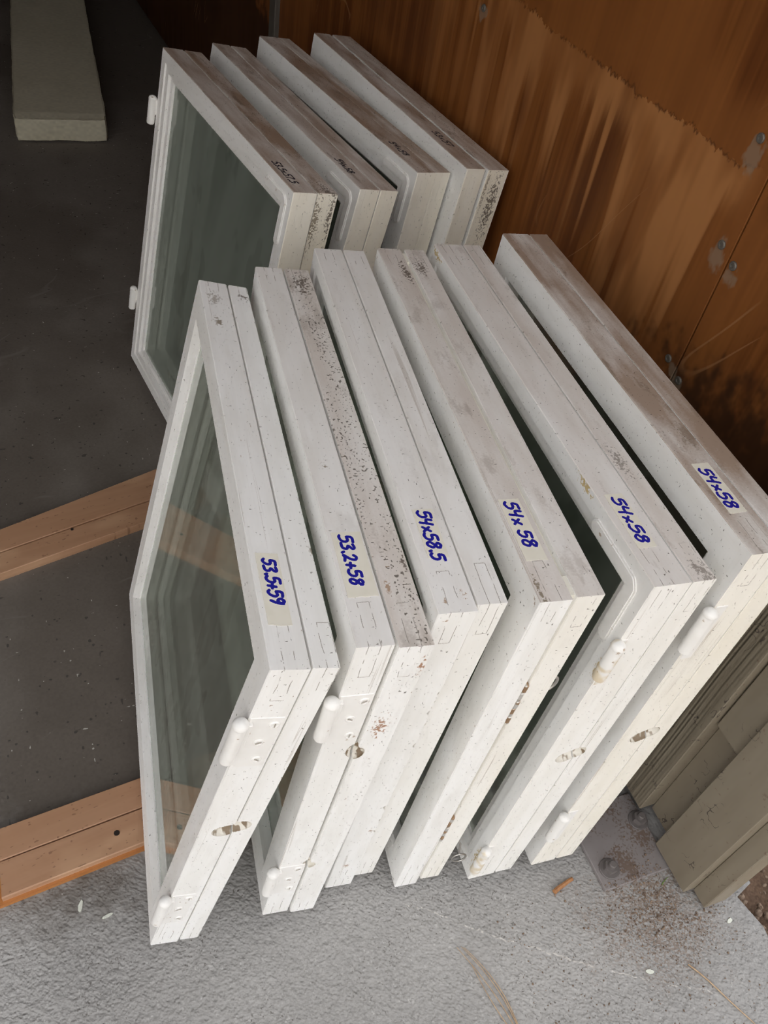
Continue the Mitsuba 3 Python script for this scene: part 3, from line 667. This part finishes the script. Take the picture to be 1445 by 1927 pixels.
# ------------------------------------------------------------------ boards on the floor, slab of block
def board(name, a0, a1, b0, b1, z0, z1, label, group, mat='mat_batten', ch=.0015):
    """A flat board: its long edges run from a0 to a1 and from b0 to b1."""
    pts = []
    for (x, y) in (a0, a1, b0, b1):
        pts += [(x, y, z0), (x, y, z1 - ch), ]
    c = np.mean([a0, a1, b0, b1], axis=0)
    for (x, y) in (a0, a1, b0, b1):
        d = c - np.array([x, y]); d = d / np.abs(d).max() * 0 + np.sign([0, d[1]]) * ch
        pts.append((x + d[0], y + d[1], z1))
    k = put(name, trimesh.Trimesh(*hull(pts), process=False), mat); tag(k, label, 'board', group); return k
def ln(p, q, x): return (x, p[1] + (q[1] - p[1]) * (x - p[0]) / (q[0] - p[0]))
A, B, Cc, D = ((-.125, 1.052), (.125, 1.138)), ((-.128, 1.002), (.113, 1.067)), ((-.131, .958), (.106, 1.021)), None
board('floor_board', ln(*A, -.5), ln(*A, .55), (-.5, ln(*B, -.5)[1] + .0020), (.55, ln(*B, .55)[1] + .0020), 0, .0180, 'brown board on the floor under the far windows, the further of its pair', 'boards under the windows')
board('floor_board', (-.5, ln(*B, -.5)[1] - .0020), (.55, ln(*B, .55)[1] - .0020), ln(*Cc, -.5), ln(*Cc, .55), 0, .0176, 'brown board on the floor under the far windows, the nearer of its pair with a nail hole', 'boards under the windows')
A2, B2, C2 = ((-.156, .536), (.019, .556)), ((-.158, .494), (.012, .514)), ((-.157, .449), (.005, .468))
board('floor_board', ln(*A2, -.5), ln(*A2, .60), (-.5, ln(*B2, -.5)[1] + .0020), (.60, ln(*B2, .60)[1] + .0020), 0, .0182, 'light brown board under the nearer windows, further of the two lying side by side', 'boards under the windows')
kb = board('floor_board', (-.159, ln(*B2, -.159)[1] - .0020), (.60, ln(*B2, .60)[1] - .0020), ln(*C2, -.159), ln(*C2, .60), .004, .0180, 'light brown board with a knot under the nearer windows, its cut end showing at the left', 'boards under the windows')
put(f'{kb}__lip', trimesh.Trimesh(*hull([(x, ln(*C2, x)[1] + dy, z) for x in (-.5, .60) for dy in (-.004, .03) for z in (0, .0075)]), process=False), 'mat_batten_edge'); tag(f'{kb}__lip', 'bare orange lower lip')
for hx, hy, k, rr in ((-.015, 1.028, 'floor_board_001', .0024), (-.0195, .490, kb, .0036)):
    hm = trimesh.creation.cylinder(radius=rr, height=.001, sections=14); hm.apply_translation([hx, hy, .0182 if k != kb else .0181])
    scene[f'{k}__hole'] = mikit.ply(hm, 'mat_hole'); tag(f'{k}__hole', 'dark nail hole')

def slabblock():
    a = math.radians(-3.3); nx, ny, nz = 40, 200, 12
    m = trimesh.creation.box(extents=[.245, 1.9, .066]); m = m.subdivide_to_size(.022)
    v = m.vertices.copy(); e = v / np.array([.1225, .95, .033])
    d = .006 * (meshkit.fbm(v * 18 + 3, 2, 1) - .5) + .005 * (meshkit.fbm(v * 60, 2, 2) - .5) * (np.abs(e[:, 1]) > .97)
    rnd = np.maximum(0, (np.abs(e) > .97).sum(1) - 1)[:, None] * .004
    v = v * (1 + 0) - np.sign(v) * rnd * (np.abs(e) > .97) + (np.sign(v) * (np.abs(e) > .97)) * d[:, None]
    m = trimesh.Trimesh(v, m.faces, process=False)
    R = trimesh.transformations.rotation_matrix(a, [0, 0, 1]); m.apply_transform(R)
    off = np.array([math.cos(a), math.sin(a), 0]) * .1225 + np.array([-math.sin(a), math.cos(a), 0]) * .95
    m.apply_translation(np.array([.003, 2.535, .035]) + off); return m
put('slab_block', slabblock(), 'mat_block', 40); tag('slab_block', 'long off-white slab of light block lying on the dark floor', 'block')

# ------------------------------------------------------------------ wire hook, catches
def wire_loop(c, ax1, ax2, r1, r2, r, start=0, n=30):
    a = np.linspace(start, start + 2 * math.pi, n)
    return tube([np.array(c) + r1 * math.cos(t) * np.array(ax1) + r2 * math.sin(t) * np.array(ax2) for t in a], r)
def on(wi, s, d, t):
    H = WIN[wi]['p'][5]; return (WIN[wi]['M'] @ np.array([s, H - d, t, 1]))[:3]
# ------------------------------------------------------------------ litter on the floor
def stick(name, p0, p1, r, mat, label, cat, bend=.002, taper=.5, group=None):
    p0, p1 = np.array([*p0, r + .0006]), np.array([*p1, r * .8 + .0006]); t = np.linspace(0, 1, 9)[:, None]
    side = np.array([-(p1 - p0)[1], (p1 - p0)[0], 0]) / np.linalg.norm(p1 - p0)
    pts = p0 + (p1 - p0) * t + side * bend * np.sin(t * 3.1) + side * bend * .3 * np.sin(t * 9)
    k = put(name, tube(pts, np.linspace(r, r * taper, 9), 7), mat, 50); tag(k, label, cat, group); return k
stick('wood_splinter', (.510, .253), (.543, .261), .0034, 'mat_twig', 'short reddish wood splinter on the concrete before the foot plate', 'splinter', .001, .75)
stick('straw', (.639, .119), (.690, .012), .0011, 'mat_straw', 'single pale straw at the lower right of the concrete', 'straw', .003)
k = 'dry_grass'
for i, (a, b, bd) in enumerate((((.356, .231), (.392, .100), .006), ((.362, .230), (.392, .100), .010), ((.365, .228), (.391, .102), .012), ((.366, .205), (.392, .100), -.004))):
    p0, p1 = np.array([*a, .0025]), np.array([*b, .0016]); t = np.linspace(0, 1, 10)[:, None]
    side = np.array([.96, .26, 0])
    put('dry_grass__blade', tube(p0 + (p1 - p0) * t + side * bd * np.sin(t * 3.1), np.linspace(.0004, .0008, 10), 6), 'mat_straw', 50)
tag('dry_grass', 'tuft of dry grass blades on the bare concrete in front of the windows', 'dry grass')
for i, (fx, fy, l_, w_, a, lab) in enumerate(((-.074, .419, .013, .0045, 1.3, 'larger pale paint flake on the floor before the left board'), (-.045, .398, .012, .003, .2, 'thin pale paint flake on the floor near the leftmost window'), (.585, 3.37, .05, .025, .5, 'pale scrap lying on the dark floor behind the far windows'), (.728, .147, .008, .004, .3, 'white chip on the concrete below the timber post'), (.585, .128, .009, .0045, -.4, 'whitish chip on the concrete near the end of the chalky scratch'))):
    r = np.random.default_rng(i)
    poly = Polygon([((1 + .3 * r.random()) * l_ / 2 * math.cos(g), (1 + .4 * r.random()) * w_ / 2 * math.sin(g)) for g in np.linspace(0, 2 * math.pi, 9)[:-1]])
    m = extrude(poly, .01 if i == 2 else .0012); m.apply_transform(trimesh.transformations.rotation_matrix(a, [0, 0, 1])); m.apply_translation([fx, fy, .0004])
    tag(put('paint_flake', m, 'mat_flake'), lab, 'flake')
stick('grass_blade', (.663, .2165), (.677, .2225), .0008, 'mat_leaf', 'tiny green blade of grass at the foot of the timber post', 'grass blade', .001, .4)
def crumbs():
    r = np.random.default_rng(21); base = trimesh.creation.icosahedron(); V, Fc = [], []
    for i in range(1700):
        if i < 1200: x, y = r.normal(.652, .040), r.normal(.196, .030)
        else: x, y = r.uniform(.42, .74), r.uniform(.02, .26)
        if x > .75 or (x > .67 and y > .172): continue
        s = abs(r.normal(0, .0005)) + .0004
        v = base.vertices * s * r.uniform(.5, 1.4, 3); th = r.random() * 6
        v = v @ np.array([[math.cos(th), math.sin(th), 0], [-math.sin(th), math.cos(th), 0], [0, 0, 1]])
        z = .0072 if (.578 < x < .686 and .232 < y < .345) else 0
        Fc.append(base.faces + 12 * len(V)); V.append(v + [x, y, z + s * .4])
    return trimesh.Trimesh(np.vstack(V), np.vstack(Fc), process=False)
put('soil_crumbs', crumbs(), 'mat_crumb'); tag('soil_crumbs', 'loose brown soil crumbs scattered round the foot plate', 'soil', kind='stuff')
def pebbles():
    r = np.random.default_rng(5); base = trimesh.creation.icosphere(subdivisions=1); V, Fc = [], []
    for i in range(700):
        x, y = .745 + .22 * r.random() ** 1.5 + .02, r.uniform(-.05, .28)
        s = abs(r.normal(0, .0028)) + .0012
        v = base.vertices * s * r.uniform(.5, 1.3, 3)
        Fc.append(base.faces + len(base.vertices) * len(V)); V.append(v + [x, y, -.026 + .012 * r.random()])
    return trimesh.Trimesh(np.vstack(V), np.vstack(Fc), process=False)
put('soil_pebbles', pebbles(), 'mat_crumb'); tag('soil_pebbles', 'small clods and pebbles on the dark soil beyond the slab edge', 'pebbles', kind='stuff')
